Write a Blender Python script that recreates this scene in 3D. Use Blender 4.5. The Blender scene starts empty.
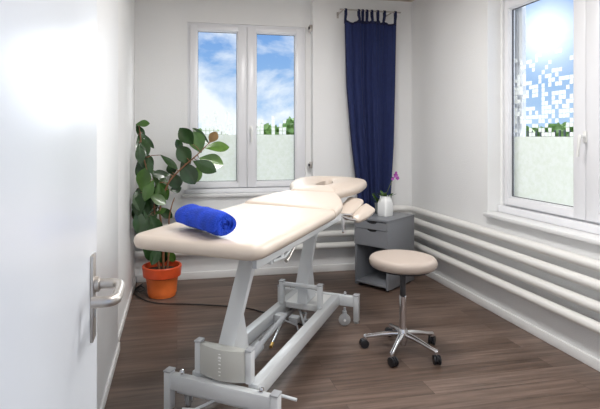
import bpy, bmesh, math, random
from mathutils import Vector, Matrix
random.seed(11)
PI = math.pi
SC = bpy.context.scene
COL = SC.collection

# ------------------------------------------------------------------ camera
F, CX, HY, CH = 485.0, 275.0, 137.0, 1.3
cam = bpy.data.cameras.new('camera')
co = bpy.data.objects.new('camera', cam)
COL.objects.link(co)
SC.camera = co
co.location = (0, 0, CH)
co.rotation_euler = (PI/2, 0, -math.atan((CX-177.0)/F))
cam.sensor_width = 36.0
cam.lens = 36.0*F/600.0
cam.shift_x = (300.0-CX)/600.0
cam.shift_y = -(204.5-HY)/600.0
cam.clip_start = 0.02

# ------------------------------------------------------------------ world / light / exposure
SC.view_settings.view_transform = 'Standard'
SC.view_settings.look = 'None'
SC.view_settings.exposure = 0.38
SC.view_settings.gamma = 1.0
SC.view_settings.use_curve_mapping = False

w = bpy.data.worlds.new('sky')
SC.world = w
w.use_nodes = True
nt = w.node_tree
nt.nodes.clear()
N = nt.nodes.new
Lk = nt.links.new
out = N('ShaderNodeOutputWorld')
bg = N('ShaderNodeBackground')
bg.inputs['Strength'].default_value = 0.92
tc = N('ShaderNodeTexCoord')
sep = N('ShaderNodeSeparateXYZ')
Lk(tc.outputs['Generated'], sep.inputs[0])
mr = N('ShaderNodeMapRange')
mr.inputs['From Min'].default_value = 0.0
mr.inputs['From Max'].default_value = 0.32
Lk(sep.outputs['Z'], mr.inputs['Value'])
grad = N('ShaderNodeValToRGB')
grad.color_ramp.elements[0].color = (0.36, 0.56, 0.82, 1)
grad.color_ramp.elements[1].color = (0.07, 0.22, 0.60, 1)
Lk(mr.outputs[0], grad.inputs[0])
mp = N('ShaderNodeMapping')
mp.inputs['Scale'].default_value = (1.0, 1.0, 1.6)
mp.inputs['Location'].default_value = (0.35, 0.1, 0.2)
Lk(tc.outputs['Generated'], mp.inputs[0])
ns = N('ShaderNodeTexNoise')
ns.inputs['Scale'].default_value = 5.2
ns.inputs['Detail'].default_value = 9.0
ns.inputs['Roughness'].default_value = 0.56
ns.inputs['Distortion'].default_value = 0.35
Lk(mp.outputs[0], ns.inputs['Vector'])
cr = N('ShaderNodeValToRGB')
cr.color_ramp.elements[0].position = 0.40
cr.color_ramp.elements[0].color = (0, 0, 0, 1)
cr.color_ramp.elements[1].position = 0.56
cr.color_ramp.elements[1].color = (1, 1, 1, 1)
Lk(ns.outputs['Fac'], cr.inputs[0])
mx = N('ShaderNodeMix'); mx.data_type = 'RGBA'
# fewer clouds towards the sunny side
cl = N('ShaderNodeMapRange'); cl.inputs['From Min'].default_value = 0.30; cl.inputs['From Max'].default_value = 0.52
cl.inputs['To Min'].default_value = 1.0; cl.inputs['To Max'].default_value = 0.18
Lk(sep.outputs['X'], cl.inputs['Value'])
cm_ = N('ShaderNodeMath'); cm_.operation = 'MULTIPLY'
Lk(cr.outputs[0], cm_.inputs[0]); Lk(cl.outputs[0], cm_.inputs[1])
Lk(cm_.outputs[0], mx.inputs['Factor'])
Lk(grad.outputs[0], mx.inputs['A'])
mx.inputs['B'].default_value = (0.86, 0.89, 0.93, 1)
# haze of light around the sun
sund = Vector((0.744, 0.870, 0.215)).normalized()
vn = N('ShaderNodeVectorMath'); vn.operation = 'NORMALIZE'
Lk(tc.outputs['Generated'], vn.inputs[0])
dp = N('ShaderNodeVectorMath'); dp.operation = 'DOT_PRODUCT'
Lk(vn.outputs[0], dp.inputs[0]); dp.inputs[1].default_value = sund
p1 = N('ShaderNodeMath'); p1.operation = 'POWER'; p1.use_clamp = True
Lk(dp.outputs['Value'], p1.inputs[0]); p1.inputs[1].default_value = 800.0
m1 = N('ShaderNodeMath'); m1.operation = 'MULTIPLY'
Lk(p1.outputs[0], m1.inputs[0]); m1.inputs[1].default_value = 0.9
ad = N('ShaderNodeMix'); ad.data_type = 'RGBA'; ad.blend_type = 'ADD'
Lk(m1.outputs[0], ad.inputs['Factor'])
Lk(mx.outputs['Result'], ad.inputs['A'])
ad.inputs['B'].default_value = (1, 1, 1, 1)
Lk(ad.outputs['Result'], bg.inputs['Color'])
Lk(bg.outputs[0], out.inputs['Surface'])

def sun(name, direction, energy, angle, color):
    l = bpy.data.lights.new(name, 'SUN')
    l.energy = energy; l.angle = math.radians(angle); l.color = color
    o = bpy.data.objects.new(name, l); COL.objects.link(o)
    o.rotation_euler = Vector(direction).to_track_quat('-Z', 'Y').to_euler()
    o.location = (4, 4, 5)
    return o
sun('daylight_right', (-0.85, -0.25, -0.42), 5.0, 50, (1.0, 0.98, 0.95))
sun('daylight_back', (0.05, -0.88, -0.42), 3.2, 50, (0.93, 0.97, 1.0))

FILL_SPOTS = ((1.0, 1.15), (1.0, 2.75))  # unseen fill lights, added to brighten the room beyond its daylight
FILL_W = 23.0
for x, y in FILL_SPOTS:
    l = bpy.data.lights.new('added_fill_light', 'AREA')
    l.shape = 'DISK'; l.size = 0.52; l.energy = FILL_W; l.color = (1.0, 0.985, 0.97)
    o = bpy.data.objects.new('added_fill_light', l); COL.objects.link(o)
    o.location = (x, y, 2.572)

# ------------------------------------------------------------------ materials
def mat(name, color, rough=0.5, metal=0.0, bump=0.0, bscale=40.0, var=0.0, vscale=6.0, coat=0.0, sheen=0.0, spec=0.5):
    m = bpy.data.materials.new(name)
    m.use_nodes = True
    t = m.node_tree
    b = t.nodes['Principled BSDF']
    b.inputs['Base Color'].default_value = (*color, 1)
    b.inputs['Roughness'].default_value = rough
    b.inputs['Metallic'].default_value = metal
    b.inputs['Coat Weight'].default_value = coat
    b.inputs['Sheen Weight'].default_value = sheen
    b.inputs['Specular IOR Level'].default_value = spec
    tcn = t.nodes.new('ShaderNodeTexCoord')
    if var:
        n = t.nodes.new('ShaderNodeTexNoise'); n.inputs['Scale'].default_value = vscale; n.inputs['Detail'].default_value = 4
        t.links.new(tcn.outputs['Object'], n.inputs['Vector'])
        r = t.nodes.new('ShaderNodeValToRGB')
        r.color_ramp.elements[0].position = 0.3; r.color_ramp.elements[1].position = 0.7
        r.color_ramp.elements[0].color = (*[c*(1-var) for c in color], 1)
        r.color_ramp.elements[1].color = (*[min(1, c*(1+var)) for c in color], 1)
        t.links.new(n.outputs['Fac'], r.inputs[0]); t.links.new(r.outputs[0], b.inputs['Base Color'])
    if bump:
        n = t.nodes.new('ShaderNodeTexNoise'); n.inputs['Scale'].default_value = bscale; n.inputs['Detail'].default_value = 5
        t.links.new(tcn.outputs['Object'], n.inputs['Vector'])
        bp = t.nodes.new('ShaderNodeBump'); bp.inputs['Strength'].default_value = bump; bp.inputs['Distance'].default_value = 0.01
        t.links.new(n.outputs['Fac'], bp.inputs['Height']); t.links.new(bp.outputs[0], b.inputs['Normal'])
    return m

M = {}
M['wall'] = mat('wall_paint', (0.835, 0.837, 0.833), 0.75, bump=0.25, bscale=120, var=0.012, vscale=2.0)
M['wallp'] = mat('wall_panel_paint', (0.82, 0.83, 0.84), 0.45, bump=0.02, bscale=60)
M['ceil'] = mat('ceiling_wood', (0.60, 0.51, 0.43), 0.6, var=0.05, vscale=5)
M['trim'] = mat('trim_white', (0.82, 0.82, 0.81), 0.45)
M['pvc'] = mat('window_plastic', (0.83, 0.835, 0.86), 0.28)
M['seal'] = mat('window_gasket', (0.10, 0.10, 0.11), 0.6)
M['sill'] = mat('sill_paint', (0.80, 0.80, 0.80), 0.35)
M['pipe'] = mat('pipe_enamel', (0.80, 0.79, 0.76), 0.3)
M['door'] = mat('door_lacquer', (0.72, 0.75, 0.795), 0.30, bump=0.01, bscale=30)
M['nickel'] = mat('brushed_nickel', (0.50, 0.47, 0.44), 0.42, 1.0)
M['dark'] = mat('dark_steel', (0.06, 0.06, 0.065), 0.4, 0.5)
M['frame'] = mat('bed_powder_coat', (0.68, 0.70, 0.71), 0.30, coat=0.2)
M['cover'] = mat('bed_cover_plastic', (0.56, 0.56, 0.52), 0.38)
M['cap'] = mat('bed_end_cap', (0.42, 0.43, 0.45), 0.4)
M['whitepl'] = mat('white_plastic', (0.82, 0.82, 0.80), 0.4)
M['leather'] = mat('cream_leatherette', (0.58, 0.495, 0.42), 0.42, bump=0.05, bscale=260, coat=0.12)
M['stoolseat'] = mat('stool_leatherette', (0.43, 0.36, 0.31), 0.5, bump=0.06, bscale=280)
M['chrome'] = mat('chrome', (0.72, 0.72, 0.74), 0.12, 1.0)
M['blackpl'] = mat('black_plastic', (0.015, 0.015, 0.018), 0.38)
M['greypl'] = mat('grey_rubber', (0.42, 0.42, 0.42), 0.55)
M['gold'] = mat('brass_fitting', (0.75, 0.48, 0.14), 0.3, 1.0)
M['cab'] = mat('cabinet_grey', (0.205, 0.215, 0.235), 0.42)
M['cabin'] = mat('cabinet_inside_grey', (0.16, 0.17, 0.19), 0.5)
M['towel'] = mat('blue_terry', (0.005, 0.05, 0.52), 0.95, bump=1.0, bscale=170, var=0.25, vscale=14)
M['terra'] = mat('terracotta_orange', (0.78, 0.17, 0.035), 0.4, var=0.14, vscale=5)
M['terraband'] = mat('terracotta_band', (0.70, 0.085, 0.02), 0.42, var=0.12, vscale=9)
M['soil'] = mat('soil', (0.05, 0.03, 0.018), 0.95, bump=1.0, bscale=90, var=0.4, vscale=60)
M['stem'] = mat('stem_brown', (0.23, 0.10, 0.045), 0.65, var=0.3, vscale=30)
M['stemg'] = mat('orchid_stem', (0.12, 0.16, 0.05), 0.5)
M['petal'] = mat('orchid_petal', (0.42, 0.10, 0.42), 0.6)
M['cable'] = mat('cable_black', (0.02, 0.018, 0.018), 0.5)
M['grass'] = mat('lawn', (0.10, 0.20, 0.045), 0.9, var=0.4, vscale=3)
M['bounce_ground'] = mat('pale_bounce_ground', (0.75, 0.75, 0.73), 0.8)  # unseen ground, made pale to bounce daylight onto film and reveal
M['fence'] = mat('fence_metal', (0.10, 0.12, 0.10), 0.5)

def leafmat(name, top, rough=0.22):
    m = mat(name, top, rough, var=0.25, vscale=9, coat=0.15)
    return m
M['leaf0'] = leafmat('leaf_dark', (0.026, 0.066, 0.020))
M['leaf1'] = leafmat('leaf_mid', (0.055, 0.125, 0.025))
M['leaf2'] = leafmat('leaf_light', (0.11, 0.22, 0.04))
M['leaf3'] = leafmat('leaf_young', (0.34, 0.22, 0.10))
M['hedge'] = leafmat('hedge_leaf', (0.26, 0.42, 0.12), 0.6)

# laminate floor: planks run along X
def floor_mat():
    m = bpy.data.materials.new('laminate_planks'); m.use_nodes = True
    t = m.node_tree; n = t.nodes.new; L = t.links.new
    b = t.nodes['Principled BSDF']
    tcn = n('ShaderNodeTexCoord')
    br = n('ShaderNodeTexBrick')
    br.offset = 0.37; br.inputs['Scale'].default_value = 1.0
    br.inputs['Brick Width'].default_value = 1.28; br.inputs['Row Height'].default_value = 0.132
    br.inputs['Mortar Size'].default_value = 0.0012; br.inputs['Mortar Smooth'].default_value = 0.3
    br.inputs['Color1'].default_value = (0, 0, 0, 1); br.inputs['Color2'].default_value = (1, 1, 1, 1)
    br.inputs['Mortar'].default_value = (0.5, 0.5, 0.5, 1); br.inputs['Bias'].default_value = 0.0
    L(tcn.outputs['Object'], br.inputs['Vector'])
    cr = n('ShaderNodeValToRGB')
    e = cr.color_ramp.elements
    e[0].color = (0.108, 0.070, 0.051, 1); e[1].color = (0.175, 0.123, 0.096, 1)
    L(br.outputs['Color'], cr.inputs[0])
    mpn = n('ShaderNodeMapping'); mpn.inputs['Scale'].default_value = (1.3, 22.0, 1.0)
    # every plank shifts its own grain
    sc = n('ShaderNodeVectorMath'); sc.operation = 'MULTIPLY_ADD'
    L(br.outputs['Color'], sc.inputs[0]); sc.inputs[1].default_value = (7.0, 3.0, 5.0)
    L(tcn.outputs['Object'], sc.inputs[2]); L(sc.outputs[0], mpn.inputs[0])
    g = n('ShaderNodeTexNoise'); g.inputs['Scale'].default_value = 1.6; g.inputs['Detail'].default_value = 6; g.inputs['Roughness'].default_value = 0.62
    g.inputs['Distortion'].default_value = 0.4
    L(mpn.outputs[0], g.inputs['Vector'])
    gr = n('ShaderNodeValToRGB')
    gr.color_ramp.elements[0].position = 0.3; gr.color_ramp.elements[1].position = 0.72
    gr.color_ramp.elements[0].color = (0.52, 0.50, 0.48, 1); gr.color_ramp.elements[1].color = (1.42, 1.42, 1.45, 1)
    L(g.outputs['Fac'], gr.inputs[0])
    mm = n('ShaderNodeMix'); mm.data_type = 'RGBA'; mm.blend_type = 'MULTIPLY'; mm.inputs['Factor'].default_value = 1.0
    L(cr.outputs[0], mm.inputs['A']); L(gr.outputs[0], mm.inputs['B'])
    jn = n('ShaderNodeMix'); jn.data_type = 'RGBA'
    L(br.outputs['Fac'], jn.inputs['Factor']); L(mm.outputs['Result'], jn.inputs['A']); jn.inputs['B'].default_value = (0.05, 0.033, 0.025, 1)
    L(jn.outputs['Result'], b.inputs['Base Color'])
    b.inputs['Roughness'].default_value = 0.42
    bp = n('ShaderNodeBump'); bp.inputs['Strength'].default_value = 0.12; bp.inputs['Distance'].default_value = 0.004
    L(g.outputs['Fac'], bp.inputs['Height']); L(bp.outputs[0], b.inputs['Normal'])
    return m
M['floor'] = floor_mat()

def glass_mat():
    m = bpy.data.materials.new('window_glass'); m.use_nodes = True
    t = m.node_tree; t.nodes.clear(); n = t.nodes.new; L = t.links.new
    o = n('ShaderNodeOutputMaterial'); mxn = n('ShaderNodeMixShader')
    tr = n('ShaderNodeBsdfTransparent'); tr.inputs[0].default_value = (0.97, 0.985, 0.985, 1)
    gl = n('ShaderNodeBsdfGlossy'); gl.inputs['Roughness'].default_value = 0.02
    lw = n('ShaderNodeLayerWeight'); lw.inputs['Blend'].default_value = 0.5
    pw = n('ShaderNodeMath'); pw.operation = 'POWER'; pw.inputs[1].default_value = 5.0; L(lw.outputs['Facing'], pw.inputs[0])
    ma = n('ShaderNodeMath'); ma.operation = 'MULTIPLY_ADD'; ma.inputs[1].default_value = 0.5; ma.inputs[2].default_value = 0.0; L(pw.outputs[0], ma.inputs[0])
    L(ma.outputs[0], mxn.inputs[0]); L(tr.outputs[0], mxn.inputs[1]); L(gl.outputs[0], mxn.inputs[2])
    L(mxn.outputs[0], o.inputs['Surface'])
    return m
M['glass'] = glass_mat()

def film_mat(name, clear, tint):
    m = bpy.data.materials.new(name); m.use_nodes = True
    t = m.node_tree; t.nodes.clear(); n = t.nodes.new; L = t.links.new
    o = n('ShaderNodeOutputMaterial')
    tcn = n('ShaderNodeTexCoord')
    ns_ = n('ShaderNodeTexNoise'); ns_.inputs['Scale'].default_value = 34; ns_.inputs['Detail'].default_value = 5
    L(tcn.outputs['Object'], ns_.inputs['Vector'])
    r = n('ShaderNodeValToRGB'); r.color_ramp.elements[0].position = 0.35; r.color_ramp.elements[1].position = 0.62
    r.color_ramp.elements[0].color = (*tint, 1); r.color_ramp.elements[1].color = (0.90, 0.91, 0.88, 1)
    L(ns_.outputs['Fac'], r.inputs[0])
    d = n('ShaderNodeBsdfDiffuse'); L(r.outputs[0], d.inputs[0])
    tl = n('ShaderNodeBsdfTranslucent'); L(r.outputs[0], tl.inputs[0])
    a = n('ShaderNodeMixShader'); a.inputs[0].default_value = 0.30
    L(d.outputs[0], a.inputs[1]); L(tl.outputs[0], a.inputs[2])
    tr = n('ShaderNodeBsdfTransparent')
    b = n('ShaderNodeMixShader'); b.inputs[0].default_value = clear
    L(a.outputs[0], b.inputs[1]); L(tr.outputs[0], b.inputs[2])
    L(b.outputs[0], o.inputs['Surface'])
    return m
M['film'] = film_mat('frosted_film', 0.05, (0.84, 0.86, 0.80))
M['filmsq'] = film_mat('frosted_squares', 0.22, (0.97, 0.97, 0.96))

def curtain_mat():
    m = mat('curtain_navy', (0.018, 0.030, 0.115), 0.85, bump=0.25, bscale=300, var=0.12, vscale=30)
    t = m.node_tree; b = t.nodes['Principled BSDF']; o = [x for x in t.nodes if x.type == 'OUTPUT_MATERIAL'][0]
    tl = t.nodes.new('ShaderNodeBsdfTranslucent'); tl.inputs[0].default_value = (0.03, 0.07, 0.30, 1)
    mxn = t.nodes.new('ShaderNodeMixShader'); mxn.inputs[0].default_value = 0.25
    t.links.new(b.outputs[0], mxn.inputs[1]); t.links.new(tl.outputs[0], mxn.inputs[2]); t.links.new(mxn.outputs[0], o.inputs['Surface'])
    return m
M['curtain'] = curtain_mat()
M['curtrim'] = mat('curtain_border', (0.004, 0.008, 0.05), 0.8)

def vase_mat():
    m = mat('milk_glass', (0.90, 0.91, 0.90), 0.15)
    b = m.node_tree.nodes['Principled BSDF']
    b.inputs['Subsurface Weight'].default_value = 0.3
    b.inputs['Subsurface Radius'].default_value = (0.03, 0.03, 0.03)
    return m
M['vase'] = vase_mat()
M['tumbler'] = mat('smoky_glass', (0.26, 0.28, 0.28), 0.1)

def fill_lamp_mat():  # glowing face of the added fill lamps
    m = bpy.data.materials.new('fill_lamp_diffuser'); m.use_nodes = True
    b = m.node_tree.nodes['Principled BSDF']
    b.inputs['Base Color'].default_value = (0.9, 0.9, 0.9, 1)
    b.inputs['Emission Color'].default_value = (1, 0.985, 0.97, 1)
    b.inputs['Emission Strength'].default_value = 2.0
    return m
M['lamp'] = fill_lamp_mat()

# ------------------------------------------------------------------ mesh helpers
class MB:
    def __init__(self):
        self.bm = bmesh.new()
    def box(self, x0, x1, y0, y1, z0, z1, bev=0.0, seg=2, M4=None):
        tmp = bmesh.new()
        v = [tmp.verts.new((x, y, z)) for x in (x0, x1) for y in (y0, y1) for z in (z0, z1)]
        for f in ((0, 1, 3, 2), (4, 6, 7, 5), (0, 4, 5, 1), (2, 3, 7, 6), (0, 2, 6, 4), (1, 5, 7, 3)):
            tmp.faces.new([v[i] for i in f])
        if bev:
            bmesh.ops.bevel(tmp, geom=list(tmp.edges), offset=bev, segments=seg, affect='EDGES', profile=0.5)
        self.merge(tmp, M4); return self
    def prism(self, pts, z0, z1, bev=0.0, seg=3, M4=None):
        """outline in XY pushed from z0 to z1"""
        tmp = bmesh.new()
        a = [tmp.verts.new((x, y, z0)) for x, y in pts]
        b = [tmp.verts.new((x, y, z1)) for x, y in pts]
        n = len(pts)
        tmp.faces.new(a[::-1]); tmp.faces.new(b)
        for i in range(n):
            tmp.faces.new((a[i], a[(i+1) % n], b[(i+1) % n], b[i]))
        bmesh.ops.recalc_face_normals(tmp, faces=list(tmp.faces))
        if bev:
            eds = [e for e in tmp.edges if len(e.link_faces) == 2 and e.calc_face_angle(0) > 0.5]
            bmesh.ops.bevel(tmp, geom=eds, offset=bev, segments=seg, affect='EDGES', profile=0.5)
        self.merge(tmp, M4); return self
    def lathe(self, prof, seg=32, M4=None, cap=True):
        tmp = bmesh.new(); rings = []
        for r, z in prof:
            if r < 1e-5: rings.append([tmp.verts.new((0, 0, z))])
            else: rings.append([tmp.verts.new((r*math.cos(2*PI*k/seg), r*math.sin(2*PI*k/seg), z)) for k in range(seg)])
        for a, b in zip(rings, rings[1:]):
            for k in range(seg):
                k2 = (k+1) % seg
                if len(a) == 1 and len(b) == 1: continue
                if len(a) == 1: tmp.faces.new((a[0], b[k], b[k2]))
                elif len(b) == 1: tmp.faces.new((a[k], a[k2], b[0]))
                else: tmp.faces.new((a[k], a[k2], b[k2], b[k]))
        if cap:
            for r_ in (rings[0], rings[-1]):
                if len(r_) > 1: tmp.faces.new(r_)
        bmesh.ops.recalc_face_normals(tmp, faces=list(tmp.faces))
        self.merge(tmp, M4); return self
    def tube(self, pts, r, seg=10, closed=False, sy=1.0):
        pts = [Vector(p) for p in pts]
        rs = r if isinstance(r, (list, tuple)) else [r]*len(pts)
        tmp = bmesh.new(); rings = []; n = len(pts)
        t0 = (pts[1]-pts[0]).normalized()
        up = Vector((0, 0, 1)) if abs(t0.z) < 0.9 else Vector((1, 0, 0))
        nrm = (up - t0*up.dot(t0)).normalized()
        for i, p in enumerate(pts):
            if i == 0: t = pts[1]-pts[0]
            elif i == n-1: t = pts[-1]-pts[-2]
            else: t = (pts[i+1]-p).normalized()+(p-pts[i-1]).normalized()
            t.normalize()
            nrm = (nrm - t*nrm.dot(t)).normalized()
            bn = t.cross(nrm)
            rings.append([tmp.verts.new(p + nrm*rs[i]*math.cos(2*PI*k/seg) + bn*rs[i]*sy*math.sin(2*PI*k/seg)) for k in range(seg)])
        for a, b in zip(rings, rings[1:]):
            for k in range(seg):
                tmp.faces.new((a[k], a[(k+1) % seg], b[(k+1) % seg], b[k]))
        tmp.faces.new(rings[0][::-1]); tmp.faces.new(rings[-1])
        bmesh.ops.recalc_face_normals(tmp, faces=list(tmp.faces))
        self.merge(tmp); return self
    def merge(self, tmp, M4=None):
        if M4 is not None: bmesh.ops.transform(tmp, matrix=M4, verts=list(tmp.verts))
        me = bpy.data.meshes.new('t'); tmp.to_mesh(me); tmp.free()
        self.bm.from_mesh(me); bpy.data.meshes.remove(me)
    def build(self, name, m, parent=None, smooth=35):
        me = bpy.data.meshes.new(name)
        self.bm.to_mesh(me); self.bm.free()
        me.materials.append(m)
        if smooth:
            me.shade_smooth(); me.set_sharp_from_angle(angle=math.radians(smooth))
        o = bpy.data.objects.new(name, me); COL.objects.link(o)
        if parent: o.parent = parent
        return o

def tag(o, label=None, cat=None, group=None, kind=None):
    if label: o['label'] = label
    if cat: o['category'] = cat
    if group: o['group'] = group
    if kind: o['kind'] = kind
    return o
def empty(name, loc=(0, 0, 0), rz=0.0):
    o = bpy.data.objects.new(name, None); COL.objects.link(o)
    o.location = loc; o.rotation_euler = (0, 0, rz); o.empty_display_size = 0.05
    return o
def curve(ctrl, n=8):
    """Catmull-Rom through control points"""
    P = [Vector(p) for p in ctrl]; P = [P[0]*2-P[1]] + P + [P[-1]*2-P[-2]]; res = []
    for i in range(1, len(P)-2):
        for k in range(n):
            t = k/n
            res.append(0.5*((2*P[i])+(P[i+1]-P[i-1])*t+(2*P[i-1]-5*P[i]+4*P[i+1]-P[i+2])*t*t+(-P[i-1]+3*P[i]-3*P[i+1]+P[i+2])*t**3))
    res.append(P[-2]); return res
def rot(ax, deg): return Matrix.Rotation(math.radians(deg), 4, ax)
def tr(x, y, z): return Matrix.Translation((x, y, z))

# ------------------------------------------------------------------ the room
XL, XR, YB, ZC, YF = -0.37, 2.308, 4.501, 2.656, 0.0
s = MB().box(XL-0.2, XR+0.3, YF-1.6, YB+0.2, -0.12, 0.0).build('floor', M['floor'], smooth=0); tag(s, kind='structure')
s = MB().box(XL-0.2, XR+0.3, YF-0.12, YB+0.25, ZC, ZC+0.1).build('ceiling', M['ceil'], smooth=0); tag(s, kind='structure')
s = MB().box(XL-0.2, XL, YF-0.12, YB+0.2, 0, ZC).build('wall_left', M['wall'], smooth=0); tag(s, kind='structure')
s = MB().box(XL, XL+0.018, 0.02, 3.09, 0.0, ZC, 0.002).build('trim_1', M['wallp']); tag(s, kind='structure')
# front wall with the doorway the photograph is taken from
b = MB(); b.box(XL, -0.19, -0.12, 0.0, 0, ZC); b.box(0.85, XR, -0.12, 0.0, 0, ZC); b.box(-0.19, 0.85, -0.12, 0.0, 2.08, ZC)
tag(b.build('wall_front', M['wall'], smooth=0), kind='structure')
# back wall: niche with the window
NX0, NX1, NZ0, NZ1, NY = 0.045, 1.282, 0.745, 2.652, YB+0.08
b = MB()
b.box(XL-0.2, NX0, YB, NY, 0, ZC); b.box(NX1, XR+0.1, YB, NY, 0, ZC); b.box(NX0, NX1, YB, NY, 0, NZ0); b.box(NX0, NX1, YB, NY, NZ1, ZC)
b.box(XL-0.2, 0.103, NY+0.016, NY+0.12, 0, ZC); b.box(1.222, XR+0.3, NY+0.016, NY+0.12, 0, ZC); b.box(0.103, 1.222, NY+0.016, NY+0.12, 0, 0.808); b.box(0.103, 1.222, NY+0.016, NY+0.12, 2.362, ZC)
b.box(NX0-0.01, 0.094, NY, NY+0.02, NZ0, ZC); b.box(1.231, NX1+0.01, NY, NY+0.02, NZ0, ZC); b.box(0.094, 1.231, NY, NY+0.02, 2.3705, ZC)
tag(b.build('wall_back', M['wall'], smooth=0), kind='structure')
# right wall: niche with the wide window
MY0, MY1, MZ0, MZ1, MX = 1.66, 3.285, 0.70, 2.52, 2.42
b = MB()
b.box(XR, MX, -0.12, MY0, 0, ZC); b.box(XR, MX, MY1, YB+0.08, 0, ZC); b.box(XR, MX, MY0, MY1, 0, MZ0); b.box(XR, MX, MY0, MY1, MZ1, ZC)
b.box(MX+0.016, MX+0.12, -0.12, 1.738, 0, ZC); b.box(MX+0.016, MX+0.12, 3.254, YB+0.08, 0, ZC); b.box(MX+0.016, MX+0.12, 1.738, 3.254, 0, 0.779); b.box(MX+0.016, MX+0.12, 1.738, 3.254, 2.328, ZC)
b.box(MX, MX+0.02, 3.2625, MY1+0.01, MZ0, ZC); b.box(MX, MX+0.02, MY0-0.01, 1.7295, MZ0, ZC); b.box(MX, MX+0.02, 1.7295, 3.2625, 2.3355, ZC)
tag(b.build('wall_right', M['wall'], smooth=0), kind='structure')
tag(MB().box(XL+0.02, XR, YB-0.014, YB, 0, 0.065, 0.003).build('baseboard_back', M['trim']), kind='structure')
tag(MB().box(XR-0.018, XR, 0.0, YB-0.014, 0, 0.060, 0.003).build('baseboard_right', M['trim']), kind='structure')
b = MB(); b.box(XL+0.018, XL+0.03, 0.0, 3.09, 0, 0.05, 0.003); b.box(XL, XL+0.012, 3.092, YB-0.014, 0, 0.05, 0.003)
tag(b.build('baseboard_left', M['trim']), kind='structure')

# ------------------------------------------------------------------ windows
def window(name, W, z0, z1, panes, mull, pz0, pz1, mosaic, T, sill_dims):
    """built lying along local X, its room side towards local -Y; T places it"""
    root = bpy.data.objects.new(name, None); COL.objects.link(root); root.matrix_world = T
    tag(root, kind='structure')
    D = 0.07
    b = MB()
    fw = 0.045
    b.box(0, W, 0.012, D, z0, z0+fw, 0.004); b.box(0, W, 0.012, D, z1-fw, z1, 0.004)
    b.box(0, fw, 0.012, D, z0+fw-0.004, z1-fw+0.004, 0.004); b.box(W-fw, W, 0.012, D, z0+fw-0.004, z1-fw+0.004, 0.004)
    b.build('window_frame', M['pvc'], root)
    for i, (a, c) in enumerate(panes):
        xa = 0.022 if i == 0 else mull+0.001
        xc = mull-0.001 if i == 0 else W-0.022
        b = MB()
        b.box(xa, a, -0.004, D-0.012, z0+0.022, z1-0.022, 0.006); b.box(c, xc, -0.004, D-0.012, z0+0.022, z1-0.022, 0.006)
        b.box(a-0.006, c+0.006, -0.004, D-0.012, z0+0.022, pz0, 0.006); b.box(a-0.006, c+0.006, -0.004, D-0.012, pz1, z1-0.022, 0.006)
        # sloped glazing bead
        for (u0, u1, v0, v1) in ((a, a+0.009, pz0, pz1), (c-0.009, c, pz0, pz1), (a, c, pz0, pz0+0.009), (a, c, pz1-0.009, pz1)):
            b.box(u0, u1, 0.010, 0.030, v0, v1, 0.002)
        sash = b.build('window_sash', M['pvc'], root)
        g = MB()
        for (u0, u1, v0, v1) in ((a+0.008, a+0.0125, pz0+0.008, pz1-0.008), (c-0.0125, c-0.008, pz0+0.008, pz1-0.008), (a+0.008, c-0.008, pz0+0.008, pz0+0.0125), (a+0.008, c-0.008, pz1-0.0125, pz1-0.008)):
            g.box(u0, u1, 0.022, 0.034, v0, v1)
        g.build('gasket', M['seal'], sash)
        MB().box(a+0.007, c-0.007, 0.034, 0.038, pz0+0.007, pz1-0.007).build('glass', M['glass'], sash)
        film_top, cells, prob, q = mosaic
        f = MB(); f.box(a+0.008, c-0.008, 0.0405, 0.0411, pz0+0.008, film_top)
        f.build('frosted_film', M['film'], sash)
        f = MB()
        nx = int((c-a-0.016)/q)
        random.seed(5+i+len(name)*3)
        for ix in range(nx):
            run = cells(ix, i)
            for iz in range(40):
                z = film_top+0.002+iz*q
                if z+q > pz1-0.01: break
                if prob(iz, run):
                    x = a+0.012+ix*q
                    f.box(x, x+q*0.90, 0.0405, 0.0411, z, z+q*0.90)
        f.build('square_film', M['filmsq'], sash, smooth=0)
    # handle on the leaf beside the meeting line
    return root

def handle(root, x, z, lean=0):
    h = MB()
    h.box(x-0.013, x+0.013, -0.014, -0.003, z-0.035, z+0.035, 0.004)
    h.lathe([(0.009, 0), (0.009, 0.035)], 14, tr(x, -0.010, z+0.005) @ rot('X', 90))
    o = h.build('window_handle', M['whitepl'], root)
    l = MB(); l.tube([(x, -0.042, z+0.014), (x, -0.046, z+0.002), (x+lean*0.2, -0.048, z-0.04), (x+lean, -0.044, z-0.118)], [0.010, 0.012, 0.0105, 0.009], 12, sy=0.75)
    l.build('lever', M['whitepl'], o)

def cells_back(ix, i): return random.choice([1, 2, 2, 3, 4, 5, 6, 7]) if i == 0 else random.choice([1, 1, 2, 2, 3, 4, 5])
def prob_back(iz, run): return iz < run and random.random() < 0.93 and not (iz < 2 and run < 3 and random.random() < 0.6)
T = Matrix.Translation((0.095, NY+0.002, 0.0))
win = window('window_1', 1.135, 0.80, 2.37, [(0.088, 0.473), (0.645, 1.039)], 0.559, 0.871, 2.30, (1.322, cells_back, prob_back, 0.037), T, None)
handle(win, 0.598, 1.372)
def cells_right(ix, i): return ix
def prob_right(iz, run):
    t = iz/20.0
    return random.random() < (0.42 if iz < 4 else 0.66-0.46*t if t < 1 else 0.0)
T = Matrix.Translation((MX+0.002, 3.262, 0.0)) @ Matrix.Rotation(-PI/2, 4, 'Z')
win2 = window('window_2', 1.532, 0.772, 2.335, [(0.064, 0.668), (0.858, 1.462)], 0.763, 0.849, 2.256, (1.302, cells_right, prob_right, 0.0305), T, None)
handle(win2, 0.763, 1.30, -0.018)
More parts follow.
